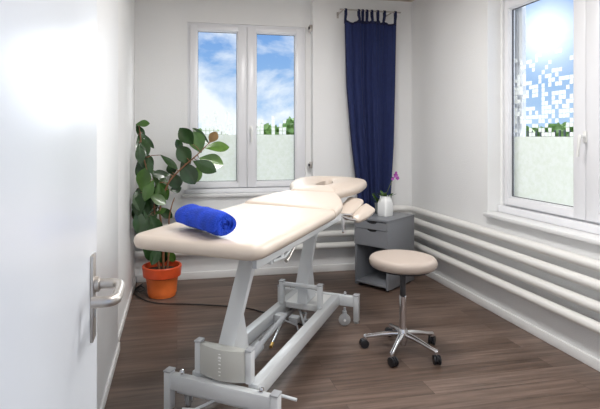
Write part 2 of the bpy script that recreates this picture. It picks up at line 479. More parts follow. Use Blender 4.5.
# sills
tag(MB().box(NX0+0.002, NX1-0.002, YB-0.035, NY+0.001, 0.748, 0.775, 0.006).build('trim_2', M['sill']), kind='structure')
tag(MB().box(XR-0.045, MX+0.001, MY0-0.1, MY1-0.002, 0.703, 0.733, 0.008).build('trim_3', M['sill']), kind='structure')
b = MB(); b.box(NX0+0.03, NX1-0.03, NY-0.03, NY-0.001, 0.776, 0.815, 0.004); tag(b.build('trim_4', M['pvc']), kind='structure')
b = MB(); b.box(MX-0.03, MX-0.001, MY0+0.02, MY1-0.01, 0.734, 0.785, 0.004); tag(b.build('trim_5', M['pvc']), kind='structure')
# outer guide rail that shows through the right-hand pane
b = MB(); b.box(MX+0.09, MX+0.125, 3.165, 3.205, 0.77, 2.34, 0.003); b.box(MX+0.085, MX+0.13, 3.21, 3.25, 0.77, 2.34, 0.003)
tag(b.build('trim_6', M['pvc']), kind='structure')
# little metal catches on the pier beside the back window
for zc, lab in ((2.35, 'small dark metal blind bracket high on the pier right of the back window'), (1.03, 'small metal blind bracket low on the pier right of the back window')):
    e = empty('blind_bracket', (1.262, YB+0.022, zc))
    tag(e, lab, 'bracket', 'blind brackets on the pier')
    MB().box(-0.012, 0.0195, -0.004, 0.004, -0.032, 0.032, 0.002).build('plate', M['nickel'], e)
    MB().box(-0.022, -0.004, -0.016, 0.010, -0.012, 0.014, 0.003).build('catch', M['dark'], e)

# ------------------------------------------------------------------ heating pipes
names = ('topmost', 'second from the top', 'third from the top', 'lowest')
for k, z in enumerate((0.598, 0.492, 0.374, 0.262)):
    xp, yp, r = XR-0.062, YB-0.062, 0.031
    pts = [(XL+0.004, yp, z), (xp-0.16, yp, z)]
    for a in range(0, 91, 15):
        pts.append((xp-0.12+0.12*math.sin(math.radians(a)), yp-0.12+0.12*math.cos(math.radians(a)), z))
    pts += [(xp, yp-0.20, z), (xp, 0.004, z)]
    e = empty('heating_pipe', (0, 0, 0))
    tag(e, ['topmost cream heating pipe just below the window sills', 'cream heating pipe second from the top along both walls', 'cream heating pipe second from the bottom along both walls', 'lowest cream heating pipe, nearest the floor'][k], 'pipe', 'cream heating pipes along the walls')
    MB().tube(pts, r, 20).build('tube', M['pipe'], e)
    for yy in (0.9, 2.2, 3.55):
        MB().box(xp+0.012, XR, yy-0.012, yy+0.012, z-0.012, z+0.004, 0.002).build('bracket', M['pipe'], e)
    for xx in (0.0, 1.3):
        MB().box(xx-0.012, xx+0.012, yp+0.012, YB, z-0.012, z+0.004, 0.002).build('bracket', M['pipe'], e)

# ------------------------------------------------------------------ the open door
d = empty('door_1', (-0.15, 0.03, 0.0)); tag(d, kind='structure')
MB().box(-0.04, 0.0, 0.0, 0.947, 0.012, 2.05, 0.003).build('door_leaf', M['door'], d)
hp = MB(); hp.box(-0.001, 0.0055, 0.870, 0.905, 0.937, 1.090, 0.002)
hnd = hp.build('handle_plate', M['nickel'], d)
lv = MB()
lv.tube(curve([(0.004, 0.888, 1.036), (0.025, 0.888, 1.036), (0.040, 0.886, 1.036), (0.049, 0.876, 1.036), (0.052, 0.855, 1.036), (0.053, 0.81, 1.036), (0.051, 0.795, 1.036), (0.042, 0.787, 1.036), (0.028, 0.786, 1.036), (0.016, 0.786, 1.036)], 5), 0.0088, 14)
lv.lathe([(0.0135, 0), (0.0135, 0.008), (0.010, 0.010)], 20, tr(0.005, 0.888, 1.036) @ rot('Y', 90))
lv.build('lever_handle', M['nickel'], hnd)
MB().lathe([(0.008, 0), (0.008, 0.004)], 16, tr(0.004, 0.888, 0.985) @ rot('Y', 90)).build('keyhole_cover', M['greypl'], hnd)

# ------------------------------------------------------------------ added fill lamps on the ceiling, out of view
for i, (x, y) in enumerate(FILL_SPOTS):
    e = empty('added_fill_lamp', (x, y, ZC))
    tag(e, ['added round fill lamp on the unseen ceiling nearer the doorway', 'added round fill lamp on the unseen ceiling above the treatment table'][i], 'lamp', 'added fill lamps')
    MB().lathe([(0.30, 0.0), (0.30, -0.05), (0.285, -0.062), (0.275, -0.062), (0.275, 0.0)], 48, cap=False).build('housing', M['whitepl'], e)
    MB().lathe([(0.274, -0.055), (0.27, -0.068), (0.2, -0.078), (0.0, -0.081)], 48, cap=False).build('diffuser', M['lamp'], e)

# ------------------------------------------------------------------ treatment table
OB = (0.19, 2.2); ANG = math.atan2(0.825, 0.565)
bed = empty('treatment_table', (OB[0], OB[1], 0), ANG)   # local +X runs to the head end, local -Y is the near side
tag(bed, 'long cream padded massage treatment table on a grey metal lifting frame', 'treatment table')

def outline(pts, r, n=5):
    """round the corners of a polygon (r per corner)"""
    res = []; m = len(pts)
    for i in range(m):
        p = Vector(pts[i]).to_2d(); a = Vector(pts[i-1]).to_2d(); c = Vector(pts[(i+1) % m]).to_2d()
        ri = r[i] if isinstance(r, (list, tuple)) else r
        da = (a-p); dc = (c-p); ri = min(ri, da.length*0.48, dc.length*0.48)
        s0 = p+da.normalized()*ri; s1 = p+dc.normalized()*ri
        for k in range(n+1):
            t = k/n
            res.append(tuple(s0*(1-t)**2 + p*2*t*(1-t) + s1*t*t))
    return res
def cushion(pts, th, crown, prof=None, hole=None, zf=None):
    """padded slab over an outline: a grid of rings shrinking inwards, sides rounded, top crowned"""
    mb = MB(); bm = mb.bm
    P = [Vector(p) for p in pts]; n = len(P)
    hc = Vector(hole[0]) if hole else sum(P, Vector((0, 0)))/n
    hr = hole[1:] if hole else None
    def lerp(p, k, inset):
        if hole:
            dvec = p-hc; ang = math.atan2(dvec.y, dvec.x)
            q = hc+Vector((hr[0]*math.cos(ang), hr[1]*math.sin(ang)))
            return p+(q-p)*k
        return p+(hc-p)*k
    rings = []
    def inset_ring(d, z):
        # inset by distance along local normal
        res = []
        for i in range(n):
            t = (P[(i+1) % n]-P[i-1]); t.normalize(); nn = Vector((-t.y, t.x))
            res.append((P[i]+nn*d, z))
        return res
    R = th*0.46
    for a in (0, 30, 60, 90, 120, 150, 180):      # side profile bottom -> top
        aa = math.radians(a)
        z = th/2 - (th/2)*math.cos(aa)
        dd = R*(1-math.sin(aa))*0.9
        rings.append(inset_ring(dd, z))
    base = rings[-1]
    for k in (0.12, 0.25, 0.4, 0.55, 0.7, 0.85, 1.0 if hole else 0.97):
        e = (1-(1-k)**3) if not hole else math.sin(k*PI)
        zz = th + crown*e
        if hole and k > 0.9: zz = th-0.006
        rings.append([(lerp(p, k, 0), zz) for p, _ in base])
    if hole:
        last = rings[-1]
        rings.append([(p, 0.0) for p, _ in last])
    def V3(p, z):
        zz = z+(zf(p.x, p.y) if zf else 0.0)
        return (p.x, p.y, zz)
    vr = [[bm.verts.new(V3(p, z)) for p, z in rg] for rg in rings]
    for a, b in zip(vr, vr[1:]):
        for i in range(n):
            bm.faces.new((a[i], a[(i+1) % n], b[(i+1) % n], b[i]))
    if hole:
        for i in range(n):
            a, b = vr[-1], vr[0]
            bm.faces.new((a[i], a[(i+1) % n], b[(i+1) % n], b[i]))
    else:
        bm.faces.new(vr[-1]); bm.faces.new(vr[0][::-1])
    bmesh.ops.recalc_face_normals(bm, faces=list(bm.faces))
    return mb
def dens(pts, step=0.02):
    res = []
    for i in range(len(pts)):
        a = Vector(pts[i]); b = Vector(pts[(i+1) % len(pts)]); k = max(1, int((b-a).length/step))
        for j in range(k): res.append(tuple(a+(b-a)*j/k))
    return res

ZB = 0.819
W2 = 0.318
o1 = dens(outline([(-0.258, -W2+0.004), (0.10, -W2), (0.785, -W2), (0.855, W2), (0.10, W2), (-0.258, W2-0.004)], [0.09, 0.1, 0.015, 0.015, 0.1, 0.09]), 0.03)
o = cushion(o1, 0.062, 0.006).build('main_cushion', M['leather'], bed, smooth=60); o.location.z = ZB
o2 = dens(outline([(0.789, -W2), (0.96, -W2), (1.10, -0.27), (1.30, -0.185), (1.30, 0.185), (1.10, 0.27), (0.98, W2), (0.859, W2)], [0.02, 0.08, 0.08, 0.03, 0.03, 0.08, 0.08, 0.02]), 0.03)
o = cushion(o2, 0.062, 0.010, zf=lambda x, y: 0.045*max(0.0, (x-0.804)/0.5)**0.8).build('shoulder_cushion', M['leather'], bed, smooth=60); o.location.z = ZB
o3 = dens(outline([(1.31, -0.175), (1.42, -0.20), (1.58, -0.285), (1.80, -0.29), (1.88, -0.18), (1.88, 0.18), (1.80, 0.29), (1.58, 0.285), (1.42, 0.20), (1.31, 0.175)], [0.02, 0.08, 0.09, 0.09, 0.08, 0.08, 0.09, 0.09, 0.08, 0.02]), 0.03)
o = cushion(o3, 0.072, 0.016, hole=((1.60, 0.0), 0.115, 0.058), zf=lambda x, y: (x-1.31)*0.10+0.030).build('head_cushion', M['leather'], bed, smooth=60); o.location.z = ZB+0.005
# arm pads (two small padded ovals at the head end)
def pad(name, loc, size, rots):
    ol = dens(outline([(-size[0], -size[1]*0.6), (0, -size[1]), (size[0], -size[1]*0.9), (size[0], size[1]*0.9), (0, size[1]), (-size[0], size[1]*0.6)], size[1]*0.5), 0.02)
    o = cushion(ol, 0.035, 0.008).build(name, M['leather'], bed, smooth=60)
    o.location = loc; o.rotation_euler = rots
    return o
pad('arm_pad', (1.46, -0.235, 0.785), (0.12, 0.068), (math.radians(8), math.radians(-22), math.radians(-10)))
pad('arm_pad', (1.44, -0.325, 0.752), (0.095, 0.052), (math.radians(30), math.radians(-24), math.radians(-28)))
b = MB()
b.tube([(1.15, -0.20, 0.79), (1.28, -0.24, 0.775), (1.36, -0.27, 0.765)], 0.008, 10)
b.tube([(1.15, -0.24, 0.79), (1.26, -0.27, 0.75), (1.33, -0.30, 0.735)], 0.008, 10)
b.lathe([(0.014, -0.012), (0.014, 0.012)], 14, tr(1.25, -0.255, 0.755) @ rot('X', 90))
b.build('arm_pad_bracket', M['chrome'], bed)
b = MB(); b.tube([(1.22, -0.245, 0.775), (1.22, -0.25, 0.735), (1.225, -0.255, 0.69)], [0.006, 0.005, 0.005], 8); b.build('adjusting_lever', M['chrome'], bed)
b = MB(); b.tube([(1.12, -0.265, 0.785), (1.08, -0.28, 0.73), (1.05, -0.29, 0.70)], [0.006, 0.005, 0.007], 8)
b.build('adjusting_lever', M['chrome'], bed)
# upper frame
b = MB()
for sgn in (-1, 1):
    ye = sgn*0.255
    b.box(-0.175 if sgn < 0 else 0.05, 1.10, ye-0.0125, ye+0.0125, 0.772, 0.812, 0.004)
for xx in (0.06, 0.35, 0.86, 1.08):
    b.box(xx, xx+0.035, -0.245, 0.245, 0.776, 0.808, 0.003)
b.build('upper_frame', M['frame'], bed)
b = MB(); b.box(1.09, 1.30, -0.13, -0.10, 0.785, 0.811, 0.003); b.box(1.09, 1.30, 0.10, 0.13, 0.785, 0.811, 0.003)
b.tube([(1.30, -0.115, 0.80), (1.72, -0.115, 0.862)], 0.011, 10); b.tube([(1.30, 0.115, 0.80), (1.72, 0.115, 0.862)], 0.011, 10)
b.build('head_support', M['frame'], bed)
for y in (-0.256,):
    MB().box(-0.178, -0.172, y-0.010, y+0.010, 0.776, 0.808, 0.002).build('rail_cap', M['cap'], bed)
# locking mechanism under the near rail
b = MB()
b.box(0.02, 0.07, -0.245, -0.215, 0.742, 0.775, 0.004); b.box(0.12, 0.16, -0.25, -0.215, 0.745, 0.775, 0.004)
b.tube([(0.04, -0.245, 0.752), (0.16, -0.25, 0.745), (0.22, -0.255, 0.765)], 0.007, 8)
b.build('lock_bracket', M['frame'], bed)
b = MB(); b.tube([(0.17, -0.255, 0.725), (0.20, -0.258, 0.733), (0.27, -0.262, 0.775)], [0.009, 0.0045, 0.0045], 10)
b.build('lock_lever', M['nickel'], bed)
# lifting columns
def column(dx):
    prof = [(0.035, 0.300), (0.060, 0.300), (0.385, 0.775), (0.33, 0.775)]
    b = MB(); b.prism(prof, -0.042, 0.042, 0.005, 2, tr(dx, 0, 0) @ rot('X', 90))
    b.build('lift_column', M['frame'], bed)
    g = MB(); g.prism([(0.060, 0.20), (0.255, 0.20), (0.168, 0.475), (0.10, 0.38)], -0.034, 0.034, 0.004, 2, tr(dx, 0, 0) @ rot('X', 90))
    g.build('column_gusset', M['frame'], bed)
column(0.0); column(1.03)
# head and foot carriages: upright posts with a curved cover or a round bar between
for dx, kind in ((0.0, 'cover'), (1.03, 'bar')):
    for sgn in (-1, 1):
        y = sgn*0.132
        p = MB().box(dx+0.018, dx+0.062, y-0.015, y+0.015, 0.196, 0.340, 0.006).build('carriage_post', M['frame'], bed)
        MB().box(dx+0.016, dx+0.064, y-0.017, y+0.017, 0.340, 0.350, 0.004).build('post_cap', M['cap'], p)
cp = []
for k in range(13):
    y = -0.117+0.244*k/12
    cp.append((0.022-0.026*math.cos((y/0.117)*PI/2), y))
cp += [(0.056, 0.117), (0.056, -0.117)]
MB().prism(cp, 0.198, 0.338, 0.003, 2).build('carriage_cover', M['cover'], bed)
# raised chrome marks down the middle of the cover
b = MB()
for z_, ln in ((0.315, 0.010), (0.300, 0.016), (0.286, 0.010), (0.270, 0.012), (0.252, 0.009), (0.236, 0.012), (0.220, 0.008)):
    b.box(-0.006, -0.0025, -ln/2, ln/2, z_, z_+0.0045, 0.001)
b.box(-0.0065, -0.0025, -0.007, 0.007, 0.2965, 0.307, 0.002)
b.build('cover_emblem', M['whitepl'], bed)
MB().tube([(1.07, -0.13, 0.325), (1.07, 0.13, 0.325)], 0.015, 16).build('carriage_bar', M['frame'], bed)
# longitudinal rails
for sgn in (-1, 1):
    y = sgn*0.148
    MB().box(0.04, 1.395, y-0.026, y+0.026, 0.118, 0.192, 0.006).build('base_rail', M['frame'], bed)
for sgn in (-1, 1):
    y = sgn*0.105
    MB().box(0.05, 1.34, y-0.010, y+0.010, 0.098, 0.128, 0.003).build('inner_rail', M['cap'], bed)
# cross beams with end posts and levelling feet
for dx in (0.0, 1.422):
    MB().box(dx-0.018, dx+0.022, -0.268 if dx else -0.258, 0.268 if dx else 0.258, 0.112, 0.184, 0.005).build('cross_beam', M['frame'], bed)
    for sgn in (-1, 1):
        y = sgn*(0.274 if dx == 0 else 0.286)
        p = MB().box(dx-0.022, dx+0.026, y-0.018, y+0.018, 0.012, 0.190, 0.006).build('base_post', M['frame'], bed)
        MB().box(dx-0.024, dx+0.028, y-0.020, y+0.020, 0.190, 0.199, 0.004).build('post_cap', M['cap'], p)
        MB().lathe([(0.018, 0.0), (0.018, 0.006), (0.008, 0.012), (0.008, 0.03)], 16, tr(dx, y, 0)).build('levelling_foot', M['greypl'], p)
        # bolt head on top of the beam
        bt = MB(); bt.lathe([(0.0, 0.026), (0.008, 0.024), (0.012, 0.016), (0.012, 0.008), (0.007, 0.006), (0.007, -0.005)], 14, tr(dx+0.004, sgn*0.205, 0.184))
        bt.build('bolt', M['chrome'], bed)
# white plastic cover plate at the head end
MB().prism([(1.12, -0.138), (1.37, -0.138), (1.37, 0.138), (1.12, 0.138)], 0.150, 0.190, 0.005, 2).build('motor_cover', M['whitepl'], bed)
# casters on swivel forks
def caster(x, y, r=0.032, a=0.0):
    T_ = tr(x, y, 0) @ Matrix.Rotation(a, 4, 'Z')
    f = MB()
    f.box(-0.014, 0.014, -0.017, -0.013, r-0.006, 0.10, 0.002, M4=T_); f.box(-0.014, 0.014, 0.013, 0.017, r-0.006, 0.10, 0.002, M4=T_)
    f.box(-0.014, 0.014, -0.017, 0.017, 0.088, 0.10, 0.002, M4=T_); f.lathe([(0.008, 0.09), (0.008, 0.125)], 12, T_)
    fo = f.build('caster', M['cap'], bed)
    MB().lathe([(0.006, -0.012), (r-0.010, -0.012), (r-0.002, -0.009), (r, -0.004), (r, 0.004), (r-0.002, 0.009), (r-0.010, 0.012), (0.006, 0.012)], 28, T_ @ tr(0, 0, r) @ rot('X', 90)).build('wheel', M['greypl'], fo)
    MB().lathe([(0.0, -0.0185), (0.009, -0.018), (0.009, 0.018), (0.0, 0.0185)], 16, T_ @ tr(0, 0, r) @ rot('X', 90)).build('hub', M['whitepl'], fo)
caster(1.345, -0.222, 0.041, -1.2); caster(1.345, 0.222, 0.041, -0.9); caster(0.075, -0.215, 0.034, 0.9); caster(0.075, 0.215, 0.034, 0.4)
# lift motor, gas spring, linkage and foot bar
b = MB(); b.lathe([(0.0, 0.0), (0.028, 0.004), (0.028, 0.17), (0.020, 0.18), (0.014, 0.18), (0.014, 0.55), (0.0, 0.55)], 20, tr(0.30, 0.02, 0.15) @ rot('Y', 84))
b.build('lift_motor', M['cap'], bed)
b = MB(); b.tube([(0.945, 0.075, 0.135), (0.66, 0.025, 0.105)], 0.0085, 12); b.build('gas_spring', M['chrome'], bed)
MB().tube([(0.665, 0.026, 0.105), (0.62, 0.018, 0.100)], 0.009, 12).build('spring_end', M['gold'], bed)
MB().box(0.90, 0.965, 0.065, 0.124, 0.118, 0.175, 0.006).build('spring_mount', M['frame'], bed)
b = MB()
b.tube([(0.95, -0.10, 0.16), (1.02, -0.04, 0.115), (1.12, -0.02, 0.13), (1.2, 0.05, 0.10)], 0.007, 8)
b.tube([(0.92, 0.08, 0.15), (1.0, 0.0, 0.09), (0.98, -0.02, 0.05), (1.03, -0.05, 0.06), (1.08, -0.03, 0.13)], 0.006, 8)
b.tube([(0.85, -0.115, 0.125), (1.3, 0.11, 0.13)], 0.008, 8)
b.box(1.0, 1.06, 0.0, 0.06, 0.095, 0.135, 0.005)
b.build('linkage', M['cap'], bed)
b = MB(); b.tube([(0.05, -0.29, 0.075), (0.05, -0.36, 0.070), (0.055, -0.375, 0.07)], 0.007, 8); b.tube([(0.05, -0.26, 0.075), (0.05, 0.26, 0.075)], 0.009, 10)
b.tube([(0.05, 0.05, 0.075), (-0.02, 0.12, 0.05), (-0.03, 0.18, 0.045)], 0.007, 8)
b.tube([(0.05, -0.262, 0.165), (0.05, -0.352, 0.160)], 0.007, 10)
b.build('foot_lever', M['frame'], bed)

# ------------------------------------------------------------------ rolled towel
def towel():
    A = Vector((0.048, 2.278, 0.938)); B = Vector((0.195, 1.985, 0.938))
    ax = (B-A); Lh = ax.length; ax.normalize(); sd = Vector((ax.y, -ax.x, 0)); up = Vector((0, 0, 1))
    mb = MB(); bm = mb.bm
    turns, nth, nl = 3.2, 150, 26
    R, r0, th = 0.064, 0.010, 0.0145
    def rad(t):
        return r0+(R-r0)*t
    rnd = random.Random(4)
    ph = [rnd.uniform(0, 6.28) for _ in range(8)]
    outer, inner = [], []
    for j in range(nl+1):
        s = j/nl
        ro, ri = [], []
        for k in range(nth+1):
            t = k/nth; a = -turns*2*PI*t + 0.9
            wob = 1+0.03*math.sin(3*a+ph[0]+s*3)+0.025*math.sin(9*s+ph[1]+a)+0.02*math.sin(17*s+2*a+ph[2])
            endround = (1-0.10*(1-min(1, s/0.10))**2-0.07*(1-min(1, (1-s)/0.08))**2)
            r = rad(t)*wob*(0.72+0.28*endround if t > 0.6 else 1)
            r *= (endround if t > 0.6 else 1)
            cup = 0.012*(1-t) if s > 0.5 else -0.012*(1-t)
            sag = 0.93
            def pt(rr):
                return A+ax*(Lh*s + (0.006*math.sin(a*1.0+ph[3])+0.004*math.sin(2.3*a)) * (1 if s > 0.5 else -1) - cup) + sd*(rr*1.06*math.cos(a)) + up*(rr*sag*math.sin(a))
            ro.append(bm.verts.new(pt(r))); ri.append(bm.verts.new(pt(max(0.002, r-th))))
        outer.append(ro); inner.append(ri)
    for j in range(nl):
        for k in range(nth):
            bm.faces.new((outer[j][k], outer[j][k+1], outer[j+1][k+1], outer[j+1][k]))
            bm.faces.new((inner[j][k], inner[j+1][k], inner[j+1][k+1], inner[j][k+1]))
        for k in (0, nth):
            bm.faces.new((outer[j][k], outer[j+1][k], inner[j+1][k], inner[j][k]))
    for j in (0, nl):
        for k in range(nth):
            bm.faces.new((outer[j][k], inner[j][k], inner[j][k+1], outer[j][k+1]))
    bmesh.ops.recalc_face_normals(bm, faces=list(bm.faces))
    return mb.build('rolled_towel', M['towel'], smooth=70)
tag(towel(), 'bright blue rolled terry towel lying on the foot end of the treatment table', 'towel')

# ------------------------------------------------------------------ stool
st = empty('rolling_stool', (1.345, 2.735, 0), math.radians(12))
tag(st, 'round beige padded swivel stool on a five-armed chrome base with black casters', 'stool')
ol = [(0.202*math.cos(2*PI*k/48), 0.202*math.sin(2*PI*k/48)) for k in range(48)]
o = cushion(ol, 0.064, 0.010).build('seat', M['stoolseat'], st, smooth=60); o.location.z = 0.512
MB().lathe([(0.0, 0.485), (0.10, 0.487), (0.165, 0.501), (0.165, 0.511), (0.0, 0.511)], 40).build('seat_plate', M['blackpl'], st)
MB().lathe([(0.0175, 0.30), (0.0175, 0.49)], 24).build('upper_column', M['dark'], st)
MB().lathe([(0.0, 0.115), (0.021, 0.115), (0.021, 0.335), (0.0185, 0.338), (0.0, 0.338)], 24).build('gas_column', M['chrome'], st)
MB().lathe([(0.0, 0.035), (0.018, 0.038), (0.030, 0.07), (0.033, 0.118), (0.026, 0.135), (0.0, 0.135)], 28).build('hub', M['chrome'], st)
for k in range(5):
    a = 2*PI*k/5
    R_ = Matrix.Rotation(a, 4, 'Z')
    mb = MB(); tmp = MB()
    pts = [(0.02, 0, 0.105), (0.06, 0, 0.102), (0.12, 0, 0.092), (0.18, 0, 0.078), (0.222, 0, 0.070), (0.232, 0, 0.068)]
    tmp.tube(pts, [0.017, 0.017, 0.0145, 0.0125, 0.0125, 0.010], 14, sy=1.0)
    tmp.lathe([(0.0125, 0.055), (0.0125, 0.072), (0.009, 0.080), (0.0, 0.082)], 16, tr(0.222, 0, 0))
    bmesh.ops.transform(tmp.bm, matrix=R_, verts=list(tmp.bm.verts))
    arm = tmp.build('base_arm', M['chrome'], st)
    T_ = R_ @ tr(0.222, 0, 0) @ rot('Z', (35, 80, 20, 60, -40)[k]) @ tr(0.010, 0, 0)
    c = MB()
    c.box(-0.006, 0.006, -0.007, 0.007, 0.020, 0.056, 0.002, M4=T_)
    c.lathe([(0.0, -0.008), (0.020, -0.008), (0.026, -0.004), (0.026, 0.004), (0.020, 0.008), (0.0, 0.008)], 22, T_ @ tr(0, 0, 0.030) @ rot('X', 90))
    cc = c.build('caster', M['blackpl'], st)
    for sy_ in (-1, 1):
        MB().lathe([(0.0, -0.006), (0.020, -0.006), (0.0265, -0.004), (0.0275, 0.0), (0.0265, 0.004), (0.012, 0.0065), (0.0, 0.006)], 24, T_ @ tr(0, sy_*0.015, 0.0275) @ rot('X', 90)).build('wheel', M['blackpl'], cc)

# ------------------------------------------------------------------ cabinet
ca = math.atan2(-0.265, 0.19)
cab = empty('bedside_cabinet', (1.53, 4.03, 0), ca)    # local +X along the front, local +Y to the back
tag(cab, 'grey bedside cabinet with two drawers over an open shelf, in the corner', 'cabinet')
CW, CD, CT = 0.326, 0.46, 0.603
b = MB(); t_ = 0.018
b.box(0, t_, 0, CD, 0.018, CT-t_-0.001, 0.001); b.box(CW-t_, CW, 0, CD, 0.018, CT-t_-0.001, 0.001)
b.box(t_, CW-t_, CD-0.008, CD-0.0005, 0.018, CT-t_, 0.0); b.box(t_, CW-t_, 0.002, CD-0.008, 0.036, 0.056, 0.001); b.box(t_, CW-t_, 0.012, CD-0.008, 0.360, 0.376, 0.001)
b.build('carcass', M['cab'], cab)
MB().box(-0.002, CW+0.002, -0.004, CD, CT-t_, CT, 0.002).build('top_panel', M['cab'], cab)
def drawer(z0, z1):
    # front panel with a crescent finger cut in the top edge
    cxm, rw, rh = CW/2+0.012, 0.050, 0.020
    pts = [(t_+0.001-0.016, z0), (CW-t_-0.001+0.016, z0), (CW-t_-0.001+0.016, z1)]
    for k in range(13):
        a = PI*k/12
        pts.append((cxm+rw*math.cos(a), z1-rh*math.sin(a)))
    pts.append((t_+0.001-0.016, z1))
    dr = MB().prism(pts, 0.0, 0.014, 0.0, 2, tr(0, 0.0, 0) @ rot('X', 90)).build('drawer', M['cab'], cab)
    MB().box(cxm-rw, cxm+rw, 0.0005, 0.010, z1-rh-0.001, z1+0.003).build('finger_pull', M['blackpl'], dr)
    MB().box(t_+0.004, CW-t_-0.004, 0.012, CD-0.06, z0+0.012, z1-0.025, 0.001).build('drawer_box', M['cabin'], dr)
drawer(0.516, 0.578); drawer(0.372, 0.511)
for x, y in ((0.03, 0.04), (CW-0.03, 0.04), (0.03, CD-0.04), (CW-0.03, CD-0.04)):
    MB().lathe([(0.014, 0.0), (0.016, 0.006), (0.016, 0.018)], 14, tr(x, y, 0)).build('foot', M['blackpl'], cab)

# vase with orchid, smoky tumbler with a small plant
VZ = CT+0.0005
va = empty('white_vase', (1.805, 4.01, VZ), 0.4)
tag(va, 'milky white square shouldered glass vase on the grey cabinet', 'vase')
def sq_vase(hw):
    prof = [(0.92, 0.0), (1.0, 0.006), (1.0, 0.105), (0.98, 0.122), (0.88, 0.136), (0.80, 0.142), (0.78, 0.160), (0.84, 0.164), (0.74, 0.162), (0.72, 0.142), (0.70, 0.120), (0.90, 0.100), (0.90, 0.012), (0.5, 0.010)]
    mb = MB(); bm = mb.bm; rg = []; n = 32
    for s_, z in prof:
        ring = []
        for k in range(n):
            a = 2*PI*k/n; c_, sn = math.cos(a), math.sin(a)
            q = 0.30 if z < 0.12 else 0.6
            x = math.copysign(abs(c_)**q, c_); y = math.copysign(abs(sn)**q, sn)
            ring.append(bm.verts.new((x*hw*s_, y*hw*s_, z*1.08)))
        rg.append(ring)
    for a, b_ in zip(rg, rg[1:]):
        for k in range(n): bm.faces.new((a[k], a[(k+1) % n], b_[(k+1) % n], b_[k]))
    bm.faces.new(rg[0]); bm.faces.new(rg[-1])
    bmesh.ops.recalc_face_normals(bm, faces=list(bm.faces))
    return mb
sq_vase(0.052).build('body', M['vase'], va)

def leaf(bm, base, tip_dir, normal, L, W, fold=0.12, droop=0.12, nu=8, nv=4, obov=0.58):
    d = Vector(tip_dir).normalized(); nn = Vector(normal); nn = (nn-d*nn.dot(d)).normalized(); s_ = d.cross(nn)
    rows = []
    for i in range(nu+1):
        t = i/nu
        wv = W*0.5*(math.sin(PI*t**(math.log(0.5)/math.log(obov)))**0.80 if 0 < t < 1 else 0.0)+0.0012
        row = []
        for j in range(-nv//2, nv//2+1):
            q = j/(nv/2)
            p = Vector(base)+d*(L*t)+s_*(wv*q)+nn*(fold*abs(q)*wv - droop*L*t*t)
            row.append(bm.verts.new(p))
        rows.append(row)
    for a, b_ in zip(rows, rows[1:]):
        for j in range(len(a)-1): bm.faces.new((a[j], a[j+1], b_[j+1], b_[j]))
    return

orc = empty('orchid', (1.805, 4.01, VZ+0.008), 0.0)
tag(orc, 'purple flowering orchid sprig with green leaves standing in the white vase', 'flower')
b = MB(); b.tube(curve([(0, 0, 0.01), (0.0, 0, 0.15), (0.03, -0.01, 0.24), (0.065, -0.01, 0.31), (0.085, -0.012, 0.345)]), 0.0026, 8); b.build('stem', M['stemg'], orc)
b = MB()
for (a, tilt, L, Wd) in ((150, 0.9, 0.13, 0.04), (200, 1.4, 0.11, 0.035), (100, 1.8, 0.10, 0.035), (20, 1.1, 0.10, 0.036), (250, 2.2, 0.09, 0.03), (330, 1.0, 0.11, 0.034), (175, 0.35, 0.12, 0.035), (300, 1.6, 0.09, 0.03), (35, 0.5, 0.09, 0.03)):
    dv = (math.cos(math.radians(a)), math.sin(math.radians(a))*0.8, tilt)
    leaf(b.bm, (dv[0]*0.008, dv[1]*0.008, 0.13), dv, (dv[0]*-1, dv[1]*-1, 1.2), L, Wd, droop=0.25)
b.build('foliage', M['leaf1'], orc, smooth=80)
for (x, y, z, sc_, rz_) in ((0.085, -0.02, 0.350, 1.0, 0.2), (0.105, -0.015, 0.325, 0.8, 0.9), (0.058, -0.02, 0.322, 0.7, -0.5), (0.095, -0.01, 0.372, 0.55, 0.5)):
    b = MB()
    for k in range(5):
        a = 2*PI*k/5+rz_
        leaf(b.bm, (x, y, z), (math.cos(a), -0.35, math.sin(a)), (0.1, -1, 0.1), 0.026*sc_, 0.020*sc_, nu=5, fold=0.3, droop=-0.1)
    b.lathe([(0, -0.003), (0.004*sc_, 0), (0, 0.004)], 8, tr(x, y-0.004, z))
    b.build('blossom', M['petal'], orc, smooth=80)

tm = empty('glass_tumbler', (1.80, 4.135, VZ), 0)
tag(tm, 'small smoky grey glass pot with a leafy plant behind the white vase', 'potted plant')
MB().lathe([(0.028, 0.0), (0.030, 0.003), (0.040, 0.10), (0.037, 0.10), (0.030, 0.085), (0.0, 0.085)], 28).build('pot', M['tumbler'], tm)
b = MB()
for (a, tilt, L) in ((170, 0.9, 0.09), (230, 1.5, 0.10), (120, 2.0, 0.11), (200, 2.5, 0.12), (90, 1.2, 0.08), (300, 2.0, 0.09), (10, 1.6, 0.09)):
    dv = (math.cos(math.radians(a)), math.sin(math.radians(a)), tilt)
    leaf(b.bm, (dv[0]*0.012, dv[1]*0.012, 0.088), dv, (-dv[0], -dv[1], 1.0), L, 0.032, droop=0.2)
b.build('foliage', M['leaf1'], tm, smooth=80)

